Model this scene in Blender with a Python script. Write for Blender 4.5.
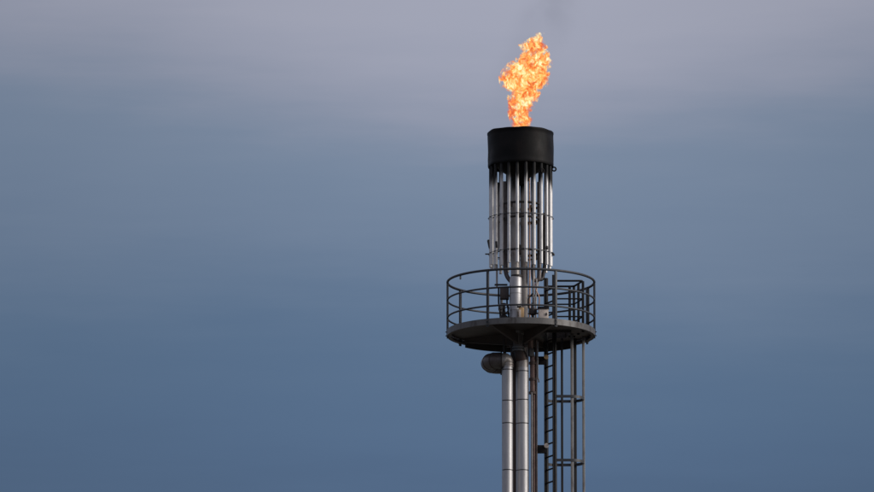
import bpy, bmesh, math, random
from mathutils import Vector, Matrix
from mathutils import noise as mnoise
R = math.radians
random.seed(11)
for o in list(bpy.data.objects):
    bpy.data.objects.remove(o, do_unlink=True)
scene = bpy.context.scene
COL = scene.collection

# ------------------------------------------------------------------ camera
PLAT = 41.2                       # height of the platform's underside above the ground
PITCH = 10.9
cam_d = bpy.data.cameras.new('camera')
cam = bpy.data.objects.new('camera', cam_d)
COL.objects.link(cam)
cam.location = (-1.954, -216.4, 1.7)
cam.rotation_euler = (R(90 + PITCH), 0, 0)
cam_d.sensor_width = 36
cam_d.angle = 2 * math.atan(10.163 / 220.0)
cam_d.clip_start = 1.0
cam_d.clip_end = 60000
scene.camera = cam

# ------------------------------------------------------------------ world
SUN_AZ, SUN_EL = 107.0, 24.0      # azimuth clockwise from +Y (the view direction): right, behind the camera
world = bpy.data.worlds.new('World')
scene.world = world
world.use_nodes = True


class NT:
    """tiny helper for wiring nodes"""
    def __init__(self, tree):
        self.t = tree
        tree.nodes.clear()

    def n(self, kind, ins=None, **props):
        nd = self.t.nodes.new(kind)
        for k, v in props.items():
            setattr(nd, k, v)
        for k, v in (ins or {}).items():
            s = nd.inputs[k]
            if hasattr(v, 'is_linked') or isinstance(v, bpy.types.NodeSocket):
                self.t.links.new(v, s)
            else:
                s.default_value = v
        return nd

    def m(self, op, a, b=0.0, c=0.0, clamp=False):
        nd = self.t.nodes.new('ShaderNodeMath')
        nd.operation = op
        nd.use_clamp = clamp
        for i, v in enumerate((a, b, c)):
            if isinstance(v, bpy.types.NodeSocket):
                self.t.links.new(v, nd.inputs[i])
            else:
                nd.inputs[i].default_value = v
        return nd.outputs[0]

    def v(self, op, a, b=(0, 0, 0)):
        nd = self.t.nodes.new('ShaderNodeVectorMath')
        nd.operation = op
        for i, x in enumerate((a, b)):
            if isinstance(x, bpy.types.NodeSocket):
                self.t.links.new(x, nd.inputs[i])
            else:
                nd.inputs[i].default_value = x
        return nd.outputs[0]

    def mix(self, fac, a, b, blend='MIX'):
        nd = self.t.nodes.new('ShaderNodeMix')
        nd.data_type = 'RGBA'
        nd.blend_type = blend
        for s, x in ((nd.inputs[0], fac), (nd.inputs[6], a), (nd.inputs[7], b)):
            if isinstance(x, bpy.types.NodeSocket):
                self.t.links.new(x, s)
            else:
                s.default_value = x
        return nd.outputs[2]

    def ramp(self, fac, stops, interp='LINEAR'):
        nd = self.t.nodes.new('ShaderNodeValToRGB')
        cr = nd.color_ramp
        cr.interpolation = interp
        while len(cr.elements) < len(stops):
            cr.elements.new(0.5)
        for e, (p, c) in zip(cr.elements, stops):
            e.position = p
            e.color = c if len(c) == 4 else (*c, 1)
        self.t.links.new(fac, nd.inputs[0])
        return nd.outputs[0]

    def link(self, a, b):
        self.t.links.new(a, b)


def srgb(r, g, b, k=1.0):
    f = lambda c: (c / 255 / 12.92 if c / 255 <= .04045 else ((c / 255 + .055) / 1.055) ** 2.4) * k
    return (f(r), f(g), f(b), 1)


w = NT(world.node_tree)
tc = w.n('ShaderNodeTexCoord').outputs['Generated']
sep = w.n('ShaderNodeSeparateXYZ', {0: tc})
elev = w.m('MULTIPLY', w.m('ARCSINE', sep.outputs[2]), 180 / math.pi)
az = w.m('MULTIPLY', w.m('ARCTAN2', sep.outputs[0], sep.outputs[1]), 180 / math.pi)
# azimuth wave that puts vignette-like side darkening into the sky + soft noise, all the way round
bulge = w.m('MULTIPLY', w.m('COSINE', w.m('MULTIPLY', w.m('SUBTRACT', az, 0.55), math.pi / 3.6)), 0.27)
wgt = w.n('ShaderNodeMapRange', {'Value': elev, 'From Min': 10.4, 'From Max': 11.9, 'To Min': .25, 'To Max': 1.0}).outputs[0]
bulge = w.m('SUBTRACT', w.m('MULTIPLY', bulge, wgt), w.m('MULTIPLY', wgt, .12))
nz1 = w.n('ShaderNodeTexNoise', {'Vector': w.v('MULTIPLY', tc, (14, 14, 44)), 'Scale': 1.0, 'Detail': 3.0, 'Roughness': .5}).outputs[0]
nz2 = w.n('ShaderNodeTexNoise', {'Vector': w.v('MULTIPLY', tc, (42, 42, 330)), 'Scale': 1.0, 'Detail': 4.0, 'Roughness': .55}).outputs[0]
low = w.m('SUBTRACT', 13.2, elev)
e2 = w.m('ADD', elev, bulge)
e2 = w.m('ADD', e2, w.m('MULTIPLY', w.m('SUBTRACT', nz1, .5), 0.75))
e2 = w.m('ADD', e2, w.m('MULTIPLY', w.m('SUBTRACT', nz2, .5), 0.40))
t = w.m('DIVIDE', w.m('SUBTRACT', e2, 8.0), 6.0, clamp=True)
K = 10.0
P = lambda y: (10.9 + (246 - y) / 492 * 2.98 - 8.0) / 6.0
cloud = w.ramp(t, [
    (0.0, srgb(64, 86, 117)),
    (P(500), srgb(76, 99, 131)),
    (P(440), srgb(80, 104, 136)),
    (P(340), srgb(86, 110, 140)),
    (P(250), srgb(114, 130, 155)),
    (P(150), srgb(118, 135, 159)),
    (P(90), srgb(147, 152, 171)),
    (P(10), srgb(166, 168, 185)),
    (1.0, srgb(172, 172, 186))], 'B_SPLINE')
# vignette put into the sky colour, dimming by turns along the horizon
side_dim = w.m('ADD', K * .925, w.m('MULTIPLY', w.m('COSINE', w.m('MULTIPLY', w.m('SUBTRACT', az, 0.35), math.pi / 3.4)), K * .075))
cloud = w.mix(1.0, cloud, w.n('ShaderNodeCombineXYZ', {0: side_dim, 1: side_dim, 2: side_dim}).outputs[0], 'MULTIPLY')
sky = w.n('ShaderNodeTexSky', sky_type='NISHITA', sun_disc=False, sun_elevation=R(SUN_EL), sun_rotation=R(SUN_AZ),
          altitude=0.0, air_density=1.0, dust_density=2.0, ozone_density=1.5)
both = w.mix(0.90, sky.outputs[0], cloud)
bg = w.n('ShaderNodeBackground', {'Color': both, 'Strength': 0.1})
wo = w.n('ShaderNodeOutputWorld', {'Surface': bg.outputs[0]})

# ------------------------------------------------------------------ sun and exposure
sd = bpy.data.lights.new('sun', 'SUN')
sd.energy = 2.4
sd.angle = R(28)
sd.color = (1.0, 0.95, 0.89)
sun = bpy.data.objects.new('sun', sd)
COL.objects.link(sun)
sdir = Vector((math.sin(R(SUN_AZ)) * math.cos(R(SUN_EL)), math.cos(R(SUN_AZ)) * math.cos(R(SUN_EL)), math.sin(R(SUN_EL))))
sun.rotation_euler = (-sdir).to_track_quat('-Z', 'Y').to_euler()
sun.location = (60, -60, 80)
vs = scene.view_settings
vs.view_transform = 'Standard'
vs.look = 'None'
vs.exposure = 0.0
vs.gamma = 1.0
vs.use_curve_mapping = False
scene.render.engine = 'CYCLES'

# ------------------------------------------------------------------ materials
MATS = {}


def mat(name, base, rough, metal=0.0, var=0.25, dirt=None, dirt_amt=0.4, scale=3.0, stretch=(1, 1, .25), bump=0.0, soot=None,
        rough_var=.15, fine=30.0, spec=.5):
    m = bpy.data.materials.new(name)
    m.use_nodes = True
    g = NT(m.node_tree)
    pos = g.n('ShaderNodeNewGeometry').outputs['Position']
    p1 = g.v('MULTIPLY', pos, stretch)
    a = g.n('ShaderNodeTexNoise', {'Vector': p1, 'Scale': scale, 'Detail': 5.0, 'Roughness': .6}).outputs[0]
    b = g.n('ShaderNodeTexNoise', {'Vector': pos, 'Scale': fine, 'Detail': 4.0, 'Roughness': .6}).outputs[0]
    k = g.m('ADD', g.m('MULTIPLY', g.m('SUBTRACT', a, .5), 2 * var), 1.0)
    k = g.m('ADD', k, g.m('MULTIPLY', g.m('SUBTRACT', b, .5), var))
    col = g.mix(1.0, (*base, 1), g.n('ShaderNodeCombineXYZ', {0: k, 1: k, 2: k}).outputs[0], 'MULTIPLY')
    if dirt:
        d = g.n('ShaderNodeTexNoise', {'Vector': g.v('ADD', p1, (7.3, 2.1, 4.4)), 'Scale': scale * 1.7, 'Detail': 6.0, 'Roughness': .65}).outputs[0]
        dm = g.m('MULTIPLY', g.n('ShaderNodeMapRange', {'Value': d, 'From Min': .48, 'From Max': .68}).outputs[0], dirt_amt)
        col = g.mix(dm, col, (*dirt, 1))
    rg = g.m('ADD', rough, g.m('MULTIPLY', g.m('SUBTRACT', a, .5), 2 * rough_var))
    met = metal
    if soot:                                          # greasy soot deposit with a ragged lower edge
        z0, z1 = soot
        sx = g.n('ShaderNodeSeparateXYZ', {0: pos})
        sn = g.n('ShaderNodeTexNoise', {'Vector': g.v('MULTIPLY', pos, (9, 9, 1.3)), 'Scale': 1.0, 'Detail': 4.0}).outputs[0]
        zz = g.m('ADD', sx.outputs[2], g.m('MULTIPLY', g.m('SUBTRACT', sn, .5), 0.7))
        sm = g.n('ShaderNodeMapRange', {'Value': zz, 'From Min': z0, 'From Max': z1}, interpolation_type='SMOOTHSTEP').outputs[0]
        col = g.mix(sm, col, (.008, .0075, .0075, 1))
        rg = g.m('ADD', rg, g.m('MULTIPLY', sm, .3), clamp=True)
        met = g.m('MULTIPLY', g.m('SUBTRACT', 1.0, sm), metal)
    bs = g.n('ShaderNodeBsdfPrincipled', {'Base Color': col, 'Roughness': rg, 'Metallic': met, 'Specular IOR Level': spec})
    if bump:
        bp = g.n('ShaderNodeBump', {'Height': b, 'Strength': bump, 'Distance': .01})
        g.link(bp.outputs[0], bs.inputs['Normal'])
    g.n('ShaderNodeOutputMaterial', {'Surface': bs.outputs[0]})
    MATS[name] = m
    return m


mat('aluminium_cladding', (.47, .46, .465), .52, .90, .05, (.24, .22, .215), .45, 2.6, (2.5, 2.5, .2), bump=.22, rough_var=.08, fine=5.0)
mat('stainless_tube', (.66, .645, .635), .48, .55, .16, (.28, .245, .225), .42, 4.0, (1, 1, .3), soot=(PLAT + 3.48, PLAT + 3.76))
mat('old_pipe', (.40, .37, .35), .48, .5, .2, (.16, .11, .09), .6, 5.0, (1, 1, .3), soot=(PLAT + 3.3, PLAT + 3.65))
mat('soot_steel', (.0040, .0034, .0036), .52, .0, .5, (.014, .009, .008), .6, 2.2, (1, 1, .5), bump=.12, rough_var=.25, spec=.15)
mat('rusty_pipe', (.085, .062, .055), .55, .3, .4, (.11, .045, .028), .6, 5.0, (1, 1, .6), bump=.2)
mat('red_pipe', (.20, .125, .105), .5, .2, .3, (.10, .05, .04), .6, 5.0, (1, 1, .4), bump=.1)
mat('rail_paint', (.034, .037, .043), .50, .1, .25, (.045, .038, .036), .4, 6.0, (1, 1, 1), bump=.1)
mat('grey_steel', (.125, .12, .117), .5, .35, .25, (.035, .024, .020), .75, 4.0, (1, 1, .35), bump=.12)
mat('dark_steel', (.024, .020, .020), .60, .0, .35, (.06, .04, .032), .5, 4.0, (1, 1, 1), bump=.15)
mat('deck_underside', (.075, .060, .055), .6, .0, .4, (.10, .055, .035), .5, 2.0, (1, 1, 1), bump=.15)
mat('neck_pipe', (.15, .13, .125), .45, .5, .25, (.08, .05, .04), .6, 5.0, (1, 1, .3))
mat('ladder_steel', (.011, .010, .011), .6, .0, .3, (.02, .013, .010), .5, 5.0, (1, 1, .6), bump=.1, spec=.2)
mat('galvanised_bar', (.26, .25, .245), .5, .5, .2, (.12, .10, .09), .5, 5.0, (1, 1, .4), bump=.1)
mat('box_brown', (.050, .038, .034), .55, .0, .3, (.03, .022, .02), .5, 5.0, (1, 1, 1))
mat('cream_paint', (.62, .54, .47), .5, .0, .12, (.35, .27, .21), .5, 7.0, (1, 1, 1))
mat('tan_paint', (.50, .32, .15), .5, .0, .15, (.25, .16, .09), .5, 7.0, (1, 1, 1))
mat('copper_line', (.42, .27, .20), .42, .7, .2, (.16, .09, .06), .6, 5.0, (1, 1, .3))
mat('concrete', (.33, .32, .30), .9, .0, .2, (.2, .19, .17), .5, 1.2, (1, 1, 1), bump=.2)
mat('ground_gravel', (.09, .088, .078), .95, .0, .35, (.07, .085, .045), .7, .08, (1, 1, 1), bump=.3, fine=6.0)

# ------------------------------------------------------------------ mesh helpers


def finish(name, bm, material, parent=None, loc=None, sharp=38):
    me = bpy.data.meshes.new(name)
    bmesh.ops.recalc_face_normals(bm, faces=bm.faces)
    for f in bm.faces:
        f.smooth = True
    bm.to_mesh(me)
    bm.free()
    me.set_sharp_from_angle(angle=R(sharp))
    if material:
        me.materials.append(MATS[material])
    return link(name, me, parent, loc)


def link(name, me, parent=None, loc=None, rotz=0.0):
    o = bpy.data.objects.new(name, me)
    COL.objects.link(o)
    if parent:
        o.parent = parent
    if loc:
        o.location = loc
    o.rotation_euler.z = rotz
    return o


def empty(name, parent=None, loc=(0, 0, 0)):
    o = bpy.data.objects.new(name, None)
    o.empty_display_size = .3
    COL.objects.link(o)
    o.parent = parent
    o.location = loc
    return o


def tag(o, label=None, cat=None, group=None, kind=None):
    for k, v in (('label', label), ('category', cat), ('group', group), ('kind', kind)):
        if v:
            o[k] = v
    return o


def sweep(bm, path, r, seg=14, closed=False, caps=True, r2=None):
    """round tube along a polyline; r may be a list"""
    pts = [Vector(p) for p in path]
    n = len(pts)
    rr = r if isinstance(r, (list, tuple)) else [r] * n
    tans = []
    for i in range(n):
        if closed:
            a, b = pts[i - 1], pts[(i + 1) % n]
        else:
            a, b = pts[max(0, i - 1)], pts[min(n - 1, i + 1)]
        tans.append((b - a).normalized())
    t0 = tans[0]
    up = Vector((0, 0, 1)) if abs(t0.z) < .9 else Vector((1, 0, 0))
    u = t0.cross(up).normalized()
    rings = []
    for i in range(n):
        tv = tans[i]
        u = (u - tv * u.dot(tv)).normalized()
        v = tv.cross(u)
        rings.append([bm.verts.new(pts[i] + (u * math.cos(2 * math.pi * k / seg) + v * math.sin(2 * math.pi * k / seg)) * rr[i]) for k in range(seg)])
    m = n if closed else n - 1
    for i in range(m):
        A, B = rings[i], rings[(i + 1) % n]
        for k in range(seg):
            bm.faces.new((A[k], A[(k + 1) % seg], B[(k + 1) % seg], B[k]))
    if caps and not closed:
        bm.faces.new(rings[0][::-1])
        bm.faces.new(rings[-1])


def lathe(bm, prof, c=(0, 0, 0), seg=48, closed=True, a0=0.0, a1=2 * math.pi):
    """profile of (radius, z) pairs turned about a vertical axis; closed = profile loop"""
    full = abs(a1 - a0 - 2 * math.pi) < 1e-6
    ns = seg if full else seg + 1
    rings = []
    for k in range(ns):
        a = a0 + (a1 - a0) * k / seg
        rings.append([bm.verts.new((c[0] + p[0] * math.sin(a), c[1] - p[0] * math.cos(a), c[2] + p[1])) for p in prof])
    m = len(prof)
    for k in range(seg):
        A, B = rings[k], rings[(k + 1) % ns]
        for i in range(m if closed else m - 1):
            j = (i + 1) % m
            bm.faces.new((A[i], B[i], B[j], A[j]))
    if not full and closed:
        bm.faces.new(rings[0])
        bm.faces.new(rings[-1][::-1])


def bx(bm, c, s, rotz=0.0, bev=0.0):
    mtx = Matrix.Translation(c) @ Matrix.Rotation(rotz, 4, 'Z') @ Matrix.Diagonal((*s, 1))
    g = bmesh.ops.create_cube(bm, size=1.0, matrix=mtx)
    if bev:
        es = {e for v in g['verts'] for e in v.link_edges}
        bmesh.ops.bevel(bm, geom=list(es), offset=bev, segments=2, affect='EDGES', profile=.5)


def bend(pts, rad, n=6):
    """round the corners of a polyline"""
    P_ = [Vector(p) for p in pts]
    out = [P_[0]]
    for i in range(1, len(P_) - 1):
        a, b, c = P_[i - 1], P_[i], P_[i + 1]
        d1, d2 = (a - b), (c - b)
        l = min(rad, d1.length * .49, d2.length * .49)
        s, e = b + d1.normalized() * l, b + d2.normalized() * l
        for k in range(n + 1):
            q = k / n
            out.append(s * (1 - q) ** 2 + b * 2 * q * (1 - q) + e * q * q)
    out.append(P_[-1])
    return out


def ring_pts(rad, z, a0, a1, n, c=(0, 0)):
    return [(c[0] + rad * math.sin(a0 + (a1 - a0) * k / n), c[1] - rad * math.cos(a0 + (a1 - a0) * k / n), z) for k in range(n + 1)]


def tube_obj(name, path, r, material, parent, seg=14, closed=False):
    bm = bmesh.new()
    sweep(bm, path, r, seg, closed)
    return finish(name, bm, material, parent)


# ------------------------------------------------------------------ ground
bm = bmesh.new()
n = 40
S = 9000.0
grid = [[bm.verts.new((-S + 2 * S * i / n, -S + 2 * S * j / n, 0)) for j in range(n + 1)] for i in range(n + 1)]
for i in range(n):
    for j in range(n):
        bm.faces.new((grid[i][j], grid[i + 1][j], grid[i + 1][j + 1], grid[i][j + 1]))
tag(finish('ground', bm, 'ground_gravel'), kind='structure')

# ------------------------------------------------------------------ the flare stack (coordinates: metres, z from the platform's underside)
stack = empty('flare_stack')
tag(stack, 'tall gas flare stack of silver pipes with black burner head, round platform and caged ladder', 'flare stack')
G = -PLAT                                # the ground in platform coordinates
body = Vector((0, 0, PLAT))


def at(o):                               # raise a part to platform height
    o.location.z += PLAT
    return o


# footing
bm = bmesh.new()
bx(bm, (0.1, 0.1, G + .2), (3.2, 2.6, .4), 0, .04)
at(finish('footing', bm, 'concrete', stack))


def clad_pipe(name, x, y, r, top, seams, lab=None):
    """insulated pipe: a dark core carrying separate sheet-metal sleeves with a swaged lap at each seam"""
    bm = bmesh.new()
    sweep(bm, [(x, y, G + .3), (x, y, top)], r - .012, 20)
    core = at(finish(name, bm, 'dark_steel', stack))
    edges = [top] + seams + [G + .4]
    for a, b in zip(edges[:-1], edges[1:]):
        jr = random.uniform(-.0015, .0015)
        bm = bmesh.new()
        lathe(bm, [(r + jr, b + .011), (r + jr, a - .011), (r - .016, a - .011), (r - .016, b + .011)], (x, y, 0), 40)
        finish('cladding_sleeve', bm, 'aluminium_cladding', core)
    return core


XR, RR = 0.030, 0.150
XL, YL, RL = -0.322, -0.22, 0.128
clad_pipe('riser_pipe', XR, 0.0, RR, -.70, [-.80, -1.475, -2.03, -3.13, -4.23, -5.33])
clad_pipe('gas_pipe', XL, YL, RL, -.70, [-.80, -1.53, -2.06, -3.16, -4.26, -5.36])
bm = bmesh.new()
sweep(bm, [(-.145, .26, G + .3), (-.145, .26, -.06)], .10, 20)
at(finish('drain_pipe', bm, 'rusty_pipe', stack))

# reducer above the clad riser, neck through the deck
bm = bmesh.new()
lathe(bm, [(.0, -.72), (RR - .004, -.72), (RR - .004, -.60), (RR - .02, -.52)], (XR, 0, 0), 32, closed=False)
at(finish('riser_collar', bm, 'old_pipe', stack))
bm = bmesh.new()
sweep(bm, [(XR, 0, -.56), (XR - .03, 0, -.46), (-.035, 0, -.36), (-.055, 0, -.30)], [.140, .145, .130, .118], 28)
at(finish('reducer', bm, 'rusty_pipe', stack))
bm = bmesh.new()
sweep(bm, [(-.06, 0, -.30), (-.075, -.02, .05), (-.12, -.08, .18)], [.112, .112, .112], 28)
o = at(finish('riser_neck', bm, 'neck_pipe', stack))
for zz in (-.30, -.235):
    bm = bmesh.new()
    lathe(bm, [(.08, zz - .018), (.142, zz - .018), (.142, zz + .018), (.08, zz + .018)], (-.062, 0, 0), 32)
    finish('flange', bm, 'galvanised_bar', o)

# main riser above the deck
XM, YM, RM = -.120, -.10, .146
bm = bmesh.new()
lathe(bm, [(.0, .08), (RM, .08), (RM, 1.36), (RM - .006, 1.40), (RM - .03, 1.43), (0, 1.435)], (XM, YM, 0), 36, closed=False)
o = at(finish('upper_riser', bm, 'aluminium_cladding', stack))
for zz in (.62, 1.02):
    bm = bmesh.new()
    lathe(bm, [(RM - .01, zz - .006), (RM + .004, zz - .006), (RM + .004, zz + .006), (RM - .01, zz + .006)], (XM, YM, 0), 36)
    finish('lap_band', bm, 'galvanised_bar', o)
bm = bmesh.new()
lathe(bm, [(.09, 1.42), (.135, 1.42), (.135, 1.46), (.09, 1.46)], (XM + .02, YM, 0), 32)
finish('flange', bm, 'dark_steel', o)
# burner gas tube and its companions inside the tube ring
at(tube_obj('burner_tube', [(-.13, -.08, 1.4), (-.13, -.06, 3.9)], .105, 'old_pipe', stack, 24))
at(tube_obj('burner_tube', [(.075, .12, .1), (.075, .12, 3.8)], .092, 'old_pipe', stack, 22))
at(tube_obj('pilot_line', [(.20, -.12, .06), (.20, -.12, 3.75)], .022, 'copper_line', stack, 10))
at(tube_obj('pilot_line', [(.285, -.02, .06), (.285, -.02, 1.5), (.30, 0, 3.7)], .026, 'galvanised_bar', stack, 10))
at(tube_obj('pilot_line', bend([(.345, .1, .06), (.345, .1, 1.15), (.40, .1, 1.3), (.40, .1, 3.6)], .05), .022, 'old_pipe', stack, 10))
at(tube_obj('pilot_line', bend([(-.56, .1, 1.2), (-.56, .1, 2.0), (-.52, .1, 2.2), (-.52, .1, 3.7)], .05), .024, 'old_pipe', stack, 10))
# dark steam pipes curving into the riser
at(tube_obj('steam_pipe', bend([(-.37, .0, 3.7), (-.37, .0, 1.62), (-.32, .0, 1.42), (-.17, -.02, 1.27)], .16, 8), .050, 'neck_pipe', stack, 16))
at(tube_obj('steam_pipe', bend([(.43, .06, 3.7), (.43, .06, 1.60), (.42, .06, 1.38), (.30, .05, 1.36), (.28, .05, 1.55), (.29, .05, 1.74)], .10, 8), .052, 'neck_pipe', stack, 16))
at(tube_obj('steam_pipe', bend([(.56, .25, 3.0), (.56, .25, 1.75), (.50, .22, 1.42), (.42, .1, 1.40)], .14, 8), .045, 'dark_steel', stack, 14))

# inner ring headers with their clamps
for zz, rad in ((3.13, .47), (2.80, .44), (2.02, .45)):
    o = at(tube_obj('ring_header', ring_pts(rad, zz, 0, 2 * math.pi, 40)[:-1], .028, 'dark_steel', stack, 10, True))
    for k in range(8):
        a = 2 * math.pi * (k + .35) / 8 + zz
        if random.random() < .25:
            continue
        bm = bmesh.new()
        h = random.choice((.12, .17, .24))
        bx(bm, (rad * math.sin(a), -rad * math.cos(a), zz + random.uniform(-.05, .05)), (.075, .06, h), a, .012)
        finish('clamp_block', bm, 'dark_steel', o)

# the ring of 22 air tubes
NT_, RT, RTUBE = 22, .703, .0375
Z0, Z1 = 1.66, 4.12
ring = empty('tube_ring', stack, (0, 0, PLAT))


def tube_mesh(zb):
    bm = bmesh.new()
    lathe(bm, [(RTUBE, zb), (RTUBE, Z1), (RTUBE - .006, Z1), (RTUBE - .006, zb)], (0, -RT, 0), 18)
    o = finish('air_tube', bm, 'stainless_tube', None)
    me = o.data
    bpy.data.objects.remove(o)
    return me


tms = [tube_mesh(Z0), tube_mesh(Z0 - .05), tube_mesh(Z0 + .035)]
bm = bmesh.new()
sweep(bm, [(0, -RT - .040, 0), (0, -RT - .064, 0)], .013, 8)
o = finish('bolt', bm, 'dark_steel', None)
bolt_me = o.data
bpy.data.objects.remove(o)
for k in range(NT_):
    a = R(9.2) + 2 * math.pi * k / NT_
    t_ = link('air_tube', tms[(k * 7) % 3 if k % 2 else 0], ring, (0, 0, 0), a)
    for zz in (2.82, 1.97):
        link('bolt', bolt_me, ring, (0, 0, zz), a)
for zz in (2.82, 1.97):
    bm = bmesh.new()
    lathe(bm, [(RT - .062, zz - .011), (RT - .050, zz - .011), (RT - .050, zz + .011), (RT - .062, zz + .011)], (0, 0, 0), 66)
    finish('tie_band', bm, 'dark_steel', ring)
bm = bmesh.new()
lathe(bm, [(RT + .048, 2.815), (RT + .053, 2.815), (RT + .053, 2.827), (RT + .048, 2.827)], (0, 0, 0), 66)
finish('tie_band', bm, 'rail_paint', ring)
bm = bmesh.new()
lathe(bm, [(RT + .048, 1.964), (RT + .053, 1.964), (RT + .053, 1.976), (RT + .048, 1.976)], (0, 0, 0), 66)
finish('tie_band', bm, 'rail_paint', ring)
# brackets and stubs on the ring's flanks
for pts, r in (([(-.68, 0, 2.27), (-.77, -.02, 2.31), (-.73, -.02, 2.12), (-.70, 0, 2.05)], .022),
               ([(-.70, 0, 1.98), (-.83, -.03, 1.975)], .016),
               ([(.70, 0, 2.02), (.76, -.02, 1.99), (.77, -.02, 1.94)], .022),
               ([(.60, -.35, 2.14), (.60, -.42, 2.02)], .030),
               ([(-.58, -.42, 2.20), (-.57, -.42, 2.05)], .026)):
    at(tube_obj('thermocouple', bend(pts, .03, 4), r, 'dark_steel', stack, 10))

# burner head: the black shield and what is inside it
CR = .766
bm = bmesh.new()
lathe(bm, [(CR - .004, 4.04), (CR + .003, 4.06), (CR + .003, 4.10), (CR, 4.12), *[(CR, 4.12 + .68 * q / 10) for q in range(1, 10)], (CR, 4.80), (CR + .006, 4.815), (CR + .006, 4.85), (CR - .004, 4.862),
           (CR - .018, 4.855), (CR - .022, 4.80), (CR - .020, 4.04)], (0, 0, 0), 72)
for v in bm.verts:                      # heat-warped plate
    a = math.atan2(v.co.x, -v.co.y)
    rr = v.co.xy.length
    f = 1 + .022 * mnoise.noise(Vector((2.2 * math.sin(a), 2.2 * math.cos(a), v.co.z * 2.6))) + .003 * math.sin(7 * a + 1.2)
    v.co.x *= f
    v.co.y *= f
    v.co.z += .006 * math.sin(5 * a) + .004 * math.sin(11 * a)
shield = at(finish('wind_shield', bm, 'soot_steel', stack))
bm = bmesh.new()
lathe(bm, [(0, 3.62), (.13, 3.62), (.22, 3.80), (.50, 3.98), (.60, 4.10), (.60, 4.18), (.30, 4.50), (.26, 4.62), (.22, 4.62), (.22, 4.3), (0, 4.3)], (0, 0, 0), 40, closed=False)
at(finish('burner_head', bm, 'soot_steel', stack))
bm = bmesh.new()
lathe(bm, [(.60, 4.10), (CR - .03, 4.10), (CR - .03, 4.13), (.60, 4.13)], (0, 0, 0), 48)
at(finish('shield_floor', bm, 'soot_steel', stack))
for a, zz in ((R(87), 3.99), (R(40), 3.84)):          # lifting eyes under the shield's rim
    rr = CR + .012
    c = Vector((rr * math.sin(a), -rr * math.cos(a), zz))
    bm = bmesh.new()
    ux = Vector((1, 0, 0)) if abs(math.sin(a)) > .8 else Vector((math.cos(a), math.sin(a), 0))
    pts = [c + ux * .045 * math.cos(q * math.pi / 8) + Vector((0, 0, .045 * math.sin(q * math.pi / 8))) for q in range(16)]
    sweep(bm, pts, .018, 8, True)
    finish('lifting_eye', bm, 'soot_steel', shield)

# pipe loop on the left of the riser: up out of the gas pipe, out, round and back behind
YB = YL + .70
zl = -.575
path = [(XL, YL, -.72), (XL, YL, zl), (-.72, YL, zl), (-.72, YL, zl)]
elbow = bend([(XL, YL, -.74), (XL, YL, zl), (-.47, YL, zl)], .14, 10)
at(tube_obj('elbow', elbow, [.124 + .05 * min(1, i / 9) for i in range(len(elbow))], 'old_pipe', stack, 28))  # light on the elbow put in as a paler material than the loop
loop = [Vector((-.46, YL, zl)), Vector((-.55, YL, zl))]
cx_, rad_ = -.55, (YB - YL) / 2
for k in range(1, 15):
    a = math.pi * k / 15
    loop.append(Vector((cx_ - .19 * math.sin(a), YL + rad_ - rad_ * math.cos(a), zl)))
loop += [Vector((-.55, YB, zl)), Vector((-.2, YB, zl))]
loop += bend([(-.12, YB, zl), (.0, YB, zl), (.0, YB, -.1)], .12, 6)
rads = [.188] * len(loop)
o = at(tube_obj('pipe_loop', loop, rads, 'neck_pipe', stack, 26))
for k in (3, 6, 9, 12):                   # welded mitre joints of the bend
    d1 = (loop[k + 1] - loop[k - 1]).normalized()
    bm = bmesh.new()
    sweep(bm, [loop[k] - d1 * .012, loop[k] + d1 * .012], .194, 28)
    finish('weld_band', bm, 'rusty_pipe', o)
for y_ in (YL, YB):
    bm = bmesh.new()
    sweep(bm, [(-.475, y_, zl), (-.445, y_, zl)], .215, 26)
    finish('flange', bm, 'dark_steel', o)
for zz in (-.715, -.66):
    bm = bmesh.new()
    lathe(bm, [(RL - .02, zz - .016), (RL + .012, zz - .016), (RL + .012, zz + .016), (RL - .02, zz + .016)], (XL, YL, 0), 32)
    finish('pipe_band', bm, 'old_pipe', o)
for x_, y_ in ((-.40, YL), (-.36, YB)):
    bm = bmesh.new()
    sweep(bm, [(x_, y_, zl + .12), (x_, y_, -.07)], .02, 8)
    finish('hanger', bm, 'dark_steel', o)

# small service pipes right of the riser
at(tube_obj('service_pipe', bend([(.245, -.06, G + .3), (.245, -.06, -1.28), (.245, -.02, -1.36)], .05), .024, 'galvanised_bar', stack, 12)).location.z
at(tube_obj('service_pipe', [(.292, .02, G + .3), (.292, .02, -1.32)], .030, 'red_pipe', stack, 12))
at(tube_obj('service_pipe', [(.350, .06, G + .3), (.350, .06, -.05)], .030, 'rusty_pipe', stack, 12))
o = at(tube_obj('condensate_pipe', bend([(.265, .0, -1.33), (.265, .0, -.45), (.22, .05, -.25), (.22, .05, -.05)], .1), .060, 'red_pipe', stack, 16))
for zz in (-.60, -.98, -1.30):
    bm = bmesh.new()
    lathe(bm, [(.03, zz - .03), (.080, zz - .03), (.080, zz + .03), (.03, zz + .03)], (.265, 0, 0), 20)
    finish('flange', bm, 'rusty_pipe', o)
bm = bmesh.new()
bx(bm, (.235, -.07, -.36), (.13, .10, .20), .3, .03)
finish('elbow_block', bm, 'grey_steel', o)
at(tube_obj('drain_line', bend([(.385, -.06, -.10), (.385, -.06, -.95), (.41, -.06, -1.02), (.41, -.06, -1.06)], .04), .018, 'galvanised_bar', stack, 10))

# ------------------------------------------------------------------ platform
PR = 1.72
plat = empty('platform', stack, (0, 0, PLAT))
LX, LY = .68, 0.0                     # ladder centre
HX0, HX1, HY0, HY1 = .50, 1.16, -.28, .46
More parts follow.
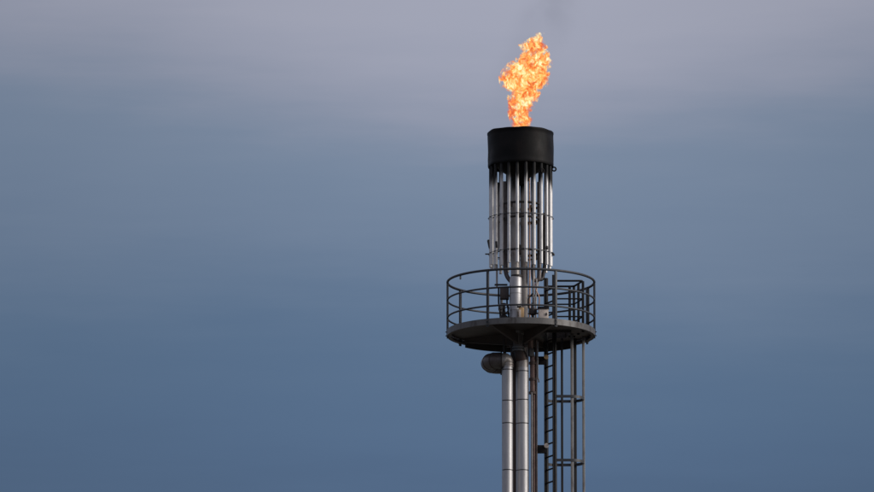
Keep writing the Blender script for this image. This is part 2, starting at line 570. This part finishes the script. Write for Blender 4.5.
# deck plate with a hatch for the ladder
bm = bmesh.new()
N = 96
outer = [bm.verts.new(((PR - .03) * math.sin(2 * math.pi * k / N), -(PR - .03) * math.cos(2 * math.pi * k / N), .15)) for k in range(N)]
hole = [bm.verts.new((x_, y_, .15)) for x_, y_ in ((HX0, HY0), (HX1, HY0), (HX1 - .12, HY1), (HX0, HY1))]
es = [bm.edges.new((outer[k], outer[(k + 1) % N])) for k in range(N)] + [bm.edges.new((hole[k], hole[(k + 1) % 4])) for k in range(4)]
bmesh.ops.triangle_fill(bm, edges=es, use_beauty=True)
r_ = bmesh.ops.extrude_face_region(bm, geom=bm.faces[:])
bmesh.ops.translate(bm, vec=(0, 0, -.016), verts=[g for g in r_['geom'] if isinstance(g, bmesh.types.BMVert)])
finish('deck_plate', bm, 'deck_underside', plat)
# rim channel and toe board
bm = bmesh.new()
lathe(bm, [(PR - .022, .03), (PR, .03), (PR, .17), (PR - .010, .172), (PR - .014, .05), (PR - .022, .05)], (0, 0, 0), 120)
finish('rim_plate', bm, 'grey_steel', plat)
bm = bmesh.new()
lathe(bm, [(PR - .09, .034), (PR - .028, .034), (PR - .028, .046), (PR - .09, .046)], (0, 0, 0), 120)
finish('rim_flange', bm, 'deck_underside', plat)
# deeper skirt round the back
bm = bmesh.new()
lathe(bm, [(PR - .13, -.055), (PR - .095, -.055), (PR - .095, .12), (PR - .13, .12)], (0, 0, 0), 60, True, R(127), R(233))
finish('rear_skirt', bm, 'dark_steel', plat)
# radial joists
for a in (R(27.5), R(-27.5), R(-124), R(160), R(-165)):
    bm = bmesh.new()
    L0, L1 = .16, PR - .14
    dx, dy = math.sin(a), -math.cos(a)
    # tapered bracket, deep at the riser, shallow at the rim, with a bottom flange
    nx, ny = -dy * .008, dx * .008
    q = [bm.verts.new((dx * l + s_ * nx, dy * l + s_ * ny, z)) for s_ in (-1, 1) for l, z in ((L0, .13), (L1, .13), (L1, .06), (L0, -.16))]
    for f in ((0, 1, 2, 3), (7, 6, 5, 4), (0, 4, 5, 1), (1, 5, 6, 2), (2, 6, 7, 3), (3, 7, 4, 0)):
        bm.faces.new([q[v] for v in f])
    nx, ny = -dy * .035, dx * .035
    q = [bm.verts.new((dx * l + s_ * nx, dy * l + s_ * ny, z)) for s_ in (-1, 1) for l, z in ((L0, -.161), (L1, .058), (L1, .048), (L0, -.171))]
    for f in ((0, 1, 2, 3), (7, 6, 5, 4), (0, 4, 5, 1), (1, 5, 6, 2), (2, 6, 7, 3), (3, 7, 4, 0)):
        bm.faces.new([q[v] for v in f])
    finish('joist', bm, 'deck_underside', plat)
# coaming added round the hatch to block the sky seen through it
bm = bmesh.new()
for (xa, ya), (xb, yb) in zip(((HX0, HY0), (HX1, HY0), (HX1 - .12, HY1), (HX0, HY1)), ((HX1, HY0), (HX1 - .12, HY1), (HX0, HY1), (HX0, HY0))):
    bx(bm, ((xa + xb) / 2, (ya + yb) / 2, .20), (math.hypot(xb - xa, yb - ya) + .01, .012, .26), math.atan2(yb - ya, xb - xa))
finish('hatch_coaming', bm, 'dark_steel', plat)
# guard rail
for zz, rr_, in ((1.31, .029), (.885, .022), (.465, .022)):
    bm = bmesh.new()
    sweep(bm, ring_pts(PR - .012, zz, 0, 2 * math.pi, 96)[:-1], rr_, 10, True)
    finish('top_rail' if zz > 1.2 else 'mid_rail', bm, 'rail_paint', plat)
post_meshes = []
for (dx_, wid) in ((.055, .012),):
    bm = bmesh.new()
    bx(bm, (0, 0, .655), (.056, .050, 1.27), 0, .006)
    bx(bm, (0, -.005, .08), (.075, .03, .20), 0, .006)
    o = finish('post', bm, 'rail_paint', None)
    pm = o.data
    bpy.data.objects.remove(o)
bm = bmesh.new()
sweep(bm, [(0, 0, 0), (0, -.03, 0)], .014, 6)
o = finish('bolt', bm, 'grey_steel', None)
pb = o.data
bpy.data.objects.remove(o)
for a in (27.5, -27.2, 88, -89, -124.5, 115, 160, -165):
    a = R(a)
    p_ = link('post', pm, plat, ((PR - .012) * math.sin(a), -(PR - .012) * math.cos(a), 0), a)
    for zz in (.04, .13):
        link('bolt', pb, plat, ((PR + .008) * math.sin(a), -(PR + .008) * math.cos(a), zz), a)
# stub hanging under the rail, front left
bm = bmesh.new()
sweep(bm, [(-1.41, -.96, 1.30), (-1.41, -.97, 1.20)], .020, 8)
finish('rail_lug', bm, 'rail_paint', plat)
# guard round the hatch
hp = [(.79, -.20), (1.44, -.20), (1.24, .50), (.57, .50)]
for zz, rr_ in ((1.31, .024), (.885, .018), (.465, .018)):
    bm = bmesh.new()
    sweep(bm, bend([(x_, y_, zz) for x_, y_ in hp], .08, 4), rr_, 8)
    finish('hatch_rail', bm, 'ladder_steel', plat)
for x_, y_ in (hp[1], hp[2], (1.14, .50), (1.34, .17), (1.57, .55)):
    bm = bmesh.new()
    bx(bm, (x_, y_, .70), (.055, .055, 1.20), .2, .006)
    finish('hatch_post', bm, 'ladder_steel', plat)

# ------------------------------------------------------------------ ladder
lad = empty('ladder', stack, (0, 0, PLAT))
pl, pr_ = Vector((.585, .20, 0)), Vector((.775, -.20, 0))
LTOP = 1.45
lang = math.atan2(pr_.y - pl.y, pr_.x - pl.x)
for q in (pl, pr_):
    bm = bmesh.new()
    bx(bm, (q.x, q.y, (LTOP + G) / 2), (.034, .100, LTOP - G), lang, .002)
    bx(bm, (q.x, q.y, (LTOP + G) / 2), (.070, .014, LTOP - G), lang, .002)
    finish('stile', bm, 'ladder_steel', lad)
bm = bmesh.new()
sweep(bm, [pl, pr_], .021, 8)
o = finish('rung', bm, 'ladder_steel', None)
rung_me = o.data
bpy.data.objects.remove(o)
zz = LTOP - .30
while zz > G + .2:
    link('rung', rung_me, lad, (0, 0, zz))
    zz -= .303
# stand-off brackets from the pipes to the ladder
for zz in (-.52, -2.61, -4.7, -6.8, -12, -18, -24, -30, -36):
    bm = bmesh.new()
    bx(bm, (.46, .10, zz), (.23, .08, .19), 0, .01)
    o = finish('standoff_bracket', bm, 'ladder_steel', lad)
    bm = bmesh.new()
    sweep(bm, [(.585, .06, zz + .07), (.585, -.015, zz + .07)], .055, 14)
    finish('clamp', bm, 'cream_paint' if zz < -2 else 'tan_paint', lad)

# safety cage
cage = empty('ladder_cage', stack, (0, 0, PLAT))
hc = Vector((1.12, .14))
U = [pr_.xy] + [Vector((hc.x, -.20))]
for k in range(1, 16):
    a = -math.pi / 2 + math.pi * k / 16
    U.append(hc + Vector((.34 * math.cos(a), .34 * math.sin(a))))
U += [Vector((hc.x, .48)), Vector((.72, .48)), Vector((.62, .38)), pl.xy]


def flat_hoop(bm, pts, z, h, th):
    n_ = len(pts)
    rows = []
    for i, p_ in enumerate(pts):
        t2 = (pts[min(n_ - 1, i + 1)] - pts[max(0, i - 1)]).normalized()
        nn = Vector((-t2.y, t2.x)) * th / 2
        rows.append([bm.verts.new((p_.x + s * nn.x, p_.y + s * nn.y, z + dz)) for s, dz in ((1, -h / 2), (-1, -h / 2), (-1, h / 2), (1, h / 2))])
    for A, B in zip(rows[:-1], rows[1:]):
        for k in range(4):
            bm.faces.new((A[k], B[k], B[(k + 1) % 4], A[(k + 1) % 4]))
    bm.faces.new(rows[0])
    bm.faces.new(rows[-1][::-1])


bm = bmesh.new()
flat_hoop(bm, U, 0, .066, .012)
o = finish('hoop', bm, 'rail_paint', None)
hoop_me = o.data
bpy.data.objects.remove(o)
zz = -1.415
while zz > G + 2.2:
    link('hoop', hoop_me, cage, (0, 0, zz))
    zz -= 1.50
for (x_, y_), mname, wd in (((.955, .465), 'ladder_steel', .055), ((1.18, -.185), 'grey_steel', .070), ((1.262, .435), 'ladder_steel', .070), ((1.452, .14), 'grey_steel', .062)):  # lit bars grey, shaded bars dark: light put into the material choice
    bm = bmesh.new()
    z0_, z1_ = G + 2.3, .07
    bx(bm, (x_, y_, (z0_ + z1_) / 2), (wd, .012, z1_ - z0_), .25, .002)
    finish('cage_bar', bm, mname, cage)

# ------------------------------------------------------------------ things standing or hanging on the platform
jb = empty('junction_box', None, (-.385, -.02, PLAT + .90))
tag(jb, 'dark brown junction box fixed beside the riser, left side of the platform', 'junction box')
bm = bmesh.new()
bx(bm, (0, 0, .14), (.21, .16, .28), 0, .012)
finish('housing', bm, 'box_brown', jb)
bm = bmesh.new()
bx(bm, (0, -.085, .14), (.18, .012, .25), 0, .004)
finish('lid', bm, 'box_brown', jb)
bm = bmesh.new()
bx(bm, (-.08, -.02, .345), (.30, .16, .018), .0, .004)
finish('rain_hood', bm, 'rail_paint', jb)
for q, x_ in enumerate((-.135, .06)):
    bm = bmesh.new()
    sweep(bm, bend([(x_, 0, .30 if q == 0 else .02), (x_, 0, -.10), (x_ + .03, .0, -.25), (x_ + .06, 0, -.80)], .08), .020, 8)
    finish('cable', bm, 'ladder_steel', jb)

vl = empty('gate_valve', None, (-.40, -.12, PLAT + .152))
tag(vl, 'black gate valve with handwheel below the brown junction box', 'valve')
bm = bmesh.new()
lathe(bm, [(0, 0), (.06, 0), (.06, .10), (.10, .14), (.11, .24), (.09, .33), (.05, .37), (.035, .46), (.035, .60), (0, .60)], (0, 0, 0), 20, closed=False)
finish('valve_body', bm, 'ladder_steel', vl)
bm = bmesh.new()
pts = [(.0 + .11 * math.cos(2 * math.pi * k / 24), -.02 + .035 * math.sin(2 * math.pi * k / 24), .58 + .11 * math.sin(2 * math.pi * k / 24)) for k in range(24)]
sweep(bm, [(.115 * math.cos(2 * math.pi * k / 24), -.11, .50 + .115 * math.sin(2 * math.pi * k / 24)) for k in range(24)], .016, 8, True)
for k in range(4):
    a = math.pi * k / 2 + .4
    sweep(bm, [(0, -.11, .50), (.11 * math.cos(a), -.11, .50 + .11 * math.sin(a))], .011, 6)
sweep(bm, [(0, -.12, .50), (0, .0, .50)], .018, 8)
finish('handwheel', bm, 'ladder_steel', vl)

cb = empty('control_cabinet', None, (.515, -.42, PLAT + .152))
tag(cb, 'small cream control cabinet on the platform between riser and ladder', 'cabinet')
bm = bmesh.new()
bx(bm, (0, 0, .222), (.235, .18, .44), 0, .012)
finish('housing', bm, 'cream_paint', cb)
bm = bmesh.new()
bx(bm, (0, -.094, .22), (.20, .012, .38), 0, .005)
d_ = finish('door', bm, 'cream_paint', cb)
bm = bmesh.new()
bx(bm, (.07, -.108, .31), (.03, .02, .06), 0, .005)
finish('handle', bm, 'dark_steel', d_)
bm = bmesh.new()
bx(bm, (0, -.01, .465), (.27, .22, .045), .0, .008)
finish('lid', bm, 'ladder_steel', cb)

tb = empty('tan_box', None, (.005, -.33, PLAT + .152))
tag(tb, 'tan instrument box in front of the riser foot on the platform', 'instrument box')
bm = bmesh.new()
bx(bm, (0, 0, .25), (.13, .12, .50), 0, .02)
finish('housing', bm, 'tan_paint', tb)
bm = bmesh.new()
bx(bm, (-.035, -.065, .35), (.05, .01, .18), 0, .003)
finish('name_plate', bm, 'cream_paint', tb)
bm = bmesh.new()
bx(bm, (-.05, -.02, .515), (.10, .10, .03), 0, .005)
finish('cap', bm, 'ladder_steel', tb)

pv = empty('pressure_regulator', None, (.27, -.30, PLAT + .152))
tag(pv, 'dark pressure regulator with bent tubing between tan box and cream cabinet', 'regulator')
bm = bmesh.new()
lathe(bm, [(0, 0), (.03, 0), (.03, .32), (.09, .35), (.10, .42), (.09, .48), (.04, .50), (.03, .62), (0, .62)], (0, 0, 0), 20, closed=False)
finish('regulator_body', bm, 'dark_steel', pv)
for pts, mname in (([(.03, 0, .45), (.14, 0, .47), (.16, 0, .75), (.06, 0, .95), (.06, .1, 1.1)], 'copper_line'),
                   ([(-.03, 0, .40), (-.10, 0, .5), (-.11, .02, .72), (.0, .05, .85)], 'ladder_steel'),
                   ([(.05, 0, .55), (.03, -.02, .70), (.10, 0, .88), (.09, .1, 1.2)], 'galvanised_bar')):
    bm = bmesh.new()
    sweep(bm, bend(pts, .07), .016, 8)
    finish('tubing', bm, mname, pv)

# ------------------------------------------------------------------ flame
FB = 4.55                                # flame base, platform coordinates
FH = 2.70
# (height above platform, left edge, right edge) in metres
shape = [(4.55, -0.2, 0.2), (5.012, -0.209, 0.233), (5.177, -0.256, 0.256), (5.343, -0.291, 0.256), (5.485, -0.256, 0.32), (5.65, -0.267, 0.37),
         (5.792, -0.267, 0.45), (5.887, -0.279, 0.442), (5.957, -0.419, 0.605), (6.076, -0.465, 0.663), (6.217, -0.453, 0.698), (6.359, -0.384, 0.698),
         (6.525, -0.233, 0.698), (6.69, -0.058, 0.674), (6.785, 0.023, 0.651), (6.879, 0.0, 0.616), (6.95, -0.047, 0.593), (7.021, 0.07, 0.558),
         (7.092, 0.17, 0.57), (7.163, 0.300, 0.560), (7.25, 0.36, 0.54)]


def lerp_shape(z):
    for a, b in zip(shape[:-1], shape[1:]):
        if a[0] <= z <= b[0]:
            q = (z - a[0]) / (b[0] - a[0])
            return a[1] + (b[1] - a[1]) * q, a[2] + (b[2] - a[2]) * q
    return shape[-1][1:]


bm = bmesh.new()
rows = []
NZ, NA = 54, 30
for i in range(NZ + 1):
    z = FB + FH * i / NZ
    l, r = lerp_shape(z)
    c, h = (l + r) / 2, (r - l) / 2
    row = []
    for k in range(NA):
        a = 2 * math.pi * k / NA
        q = 1.10 + .16 * mnoise.noise(Vector((math.cos(a) * 1.5, math.sin(a) * 1.5, z * 4.5)))
        row.append(bm.verts.new((c + h * q * math.cos(a), h * .55 * q * math.sin(a), z - FB)))
    rows.append(row)
for A, B in zip(rows[:-1], rows[1:]):
    for k in range(NA):
        bm.faces.new((A[k], A[(k + 1) % NA], B[(k + 1) % NA], B[k]))
bm.faces.new(rows[0][::-1])
bm.faces.new(rows[-1])
flame = finish('flame', bm, None, None, (0, 0, PLAT + FB), 180)
tag(flame, 'ragged orange and yellow gas flame rising from the black burner head', 'flame')
fm = bpy.data.materials.new('burning_gas')
fm.use_nodes = True
g = NT(fm.node_tree)
oc = g.n('ShaderNodeTexCoord').outputs['Object']
warp = g.n('ShaderNodeTexNoise', {'Vector': oc, 'Scale': 3.2, 'Detail': 3.0, 'Roughness': .6})
wv = g.v('MULTIPLY', g.v('SUBTRACT', warp.outputs['Color'], (.5, .5, .5)), (.28, .28, .24))
pw = g.v('ADD', oc, wv)
sx = g.n('ShaderNodeSeparateXYZ', {0: oc})
wx = g.n('ShaderNodeSeparateXYZ', {0: wv})
zn = g.m('DIVIDE', g.m('ADD', sx.outputs[2], g.m('MULTIPLY', wx.outputs[2], .5)), FH, clamp=True)


def fcurve(fn):
    nd = g.n('ShaderNodeFloatCurve', {'Value': zn})
    cv = nd.mapping.curves[0]
    pts = [((s[0] - FB) / FH, fn(s)) for s in shape]
    cv.points[0].location = pts[0]
    cv.points[1].location = pts[-1]
    for p_ in pts[1:-1]:
        cv.points.new(*p_)
    nd.mapping.update()
    return nd.outputs[0]


left = g.m('SUBTRACT', fcurve(lambda s: s[1] + .5), .5)
right = g.m('SUBTRACT', fcurve(lambda s: s[2] + .1), .1)
cen = g.m('MULTIPLY', g.m('ADD', left, right), .5)
hw = g.m('MULTIPLY', g.m('SUBTRACT', right, left), .5)
xx = g.m('DIVIDE', g.m('SUBTRACT', g.m('ADD', sx.outputs[0], g.m('MULTIPLY', wx.outputs[0], .45)), cen), hw)
yy = g.m('DIVIDE', g.m('ADD', sx.outputs[1], g.m('MULTIPLY', wx.outputs[1], .45)), g.m('MULTIPLY', hw, .5))
rad = g.m('SQRT', g.m('ADD', g.m('MULTIPLY', xx, xx), g.m('MULTIPLY', yy, yy)))
edge = g.m('MULTIPLY', g.m('SUBTRACT', 1.0, rad), hw)          # metres inside the edge
n0 = g.n('ShaderNodeTexNoise', {'Vector': g.v('MULTIPLY', pw, (1, .6, .70)), 'Scale': 6.2, 'Detail': 2.5, 'Roughness': .5, 'Distortion': .9}).outputs[0]
n1 = g.n('ShaderNodeTexNoise', {'Vector': g.v('MULTIPLY', pw, (1, .6, .75)), 'Scale': 15.0, 'Detail': 4.0, 'Roughness': .66, 'Distortion': .5}).outputs[0]
n2 = g.n('ShaderNodeTexNoise', {'Vector': g.v('ADD', g.v('MULTIPLY', pw, (1, .35, .7)), (3.7, 1.9, 8.2)), 'Scale': 11.0, 'Detail': 4.0, 'Roughness': .62, 'Distortion': 1.0}).outputs[0]
n3 = g.n('ShaderNodeTexNoise', {'Vector': g.v('ADD', oc, (1.2, 5.5, 2.2)), 'Scale': 2.6, 'Detail': 2.0}).outputs[0]
e_ = g.m('ADD', g.m('MULTIPLY', edge, 3.4), g.m('ADD', g.m('MULTIPLY', g.m('SUBTRACT', n0, .49), 3.6), g.m('MULTIPLY', g.m('SUBTRACT', n1, .5), 3.6)))
dens = g.m('MULTIPLY', g.n('ShaderNodeMapRange', {'Value': e_, 'From Min': .0, 'From Max': .62}, interpolation_type='SMOOTHSTEP').outputs[0], 20.0)
core = g.m('MULTIPLY', g.m('MINIMUM', edge, .22), 1.4)
heat = g.m('ADD', g.m('MULTIPLY', g.m('SUBTRACT', n2, .5), 4.8), g.m('ADD', g.m('ADD', .27, core), g.m('MULTIPLY', g.m('SUBTRACT', n3, .5), 1.5)))
heat = g.m('ADD', heat, g.m('MULTIPLY', g.m('SUBTRACT', n1, .5), 1.2))
fc = g.ramp(g.m('ADD', heat, 0.0, clamp=True), [
    (0.0, (.62, .10, .025)), (.22, (.90, .22, .045)), (.45, (1.0, .38, .085)), (.72, (1.0, .60, .16)), (1.0, (1.0, .92, .55))])
em = g.n('ShaderNodeEmission', {'Color': fc, 'Strength': g.m('MULTIPLY', dens, 1.28)})
ab = g.n('ShaderNodeVolumeAbsorption', {'Color': (0, 0, 0, 1), 'Density': dens})
ad = g.n('ShaderNodeAddShader', {0: em.outputs[0], 1: ab.outputs[0]})
g.n('ShaderNodeOutputMaterial', {'Volume': ad.outputs[0]})
fm.cycles.volume_step_rate = 0.06
flame.data.materials.append(fm)

# ------------------------------------------------------------------ thin smoke above and beside the flame
bm = bmesh.new()
rows = []
sp = [(5.0, -.16, .95), (5.6, -.14, .98), (6.2, .0, 1.0), (6.9, .34, 1.0), (7.4, .55, 1.0), (8.0, .80, 1.05), (8.8, 1.25, 1.2), (9.6, 1.8, 1.3), (10.2, 2.3, .9)]
for z, c, h in sp:
    rows.append([bm.verts.new((c + h * math.cos(2 * math.pi * k / 20), h * math.sin(2 * math.pi * k / 20), z)) for k in range(20)])
for A, B in zip(rows[:-1], rows[1:]):
    for k in range(20):
        bm.faces.new((A[k], A[(k + 1) % 20], B[(k + 1) % 20], B[k]))
bm.faces.new(rows[0][::-1])
bm.faces.new(rows[-1])
smoke = at(finish('smoke', bm, None, None, None, 180))
tag(smoke, 'thin grey smoke drifting up above the flame', 'smoke', None, 'stuff')
smm = bpy.data.materials.new('thin_smoke')
smm.use_nodes = True
g = NT(smm.node_tree)
oc = g.n('ShaderNodeTexCoord').outputs['Object']
sx = g.n('ShaderNodeSeparateXYZ', {0: oc})
nn = g.n('ShaderNodeTexNoise', {'Vector': oc, 'Scale': .9, 'Detail': 4.0, 'Roughness': .55, 'Distortion': .5}).outputs[0]
nd = g.n('ShaderNodeFloatCurve', {'Value': g.m('DIVIDE', g.m('SUBTRACT', sx.outputs[2], 5.0), 5.2, clamp=True)})
cv = nd.mapping.curves[0]
pts = [((s[0] - 5.0) / 5.2, s[1] / 4 + .25) for s in sp]
cv.points[0].location = pts[0]
cv.points[1].location = pts[-1]
for p_ in pts[1:-1]:
    cv.points.new(*p_)
nd.mapping.update()
cxn = g.m('MULTIPLY', g.m('SUBTRACT', nd.outputs[0], .25), 4.0)
dx = g.m('SUBTRACT', sx.outputs[0], cxn)
rad = g.m('SQRT', g.m('ADD', g.m('MULTIPLY', dx, dx), g.m('MULTIPLY', sx.outputs[1], sx.outputs[1])))
fall = g.n('ShaderNodeMapRange', {'Value': rad, 'From Min': .05, 'From Max': .95, 'To Min': 1.0, 'To Max': 0.0}, interpolation_type='SMOOTHSTEP').outputs[0]
cl = g.n('ShaderNodeMapRange', {'Value': nn, 'From Min': .30, 'From Max': .72}, interpolation_type='SMOOTHSTEP').outputs[0]
rise = g.n('ShaderNodeMapRange', {'Value': sx.outputs[2], 'From Min': 5.0, 'From Max': 7.5}).outputs[0]
dn = g.m('MULTIPLY', g.m('MULTIPLY', g.m('MULTIPLY', fall, cl), rise), .30)
ab = g.n('ShaderNodeVolumeAbsorption', {'Color': (.10, .12, .16, 1), 'Density': dn})
g.n('ShaderNodeOutputMaterial', {'Volume': ab.outputs[0]})
smm.cycles.volume_step_rate = 0.4
smoke.data.materials.append(smm)
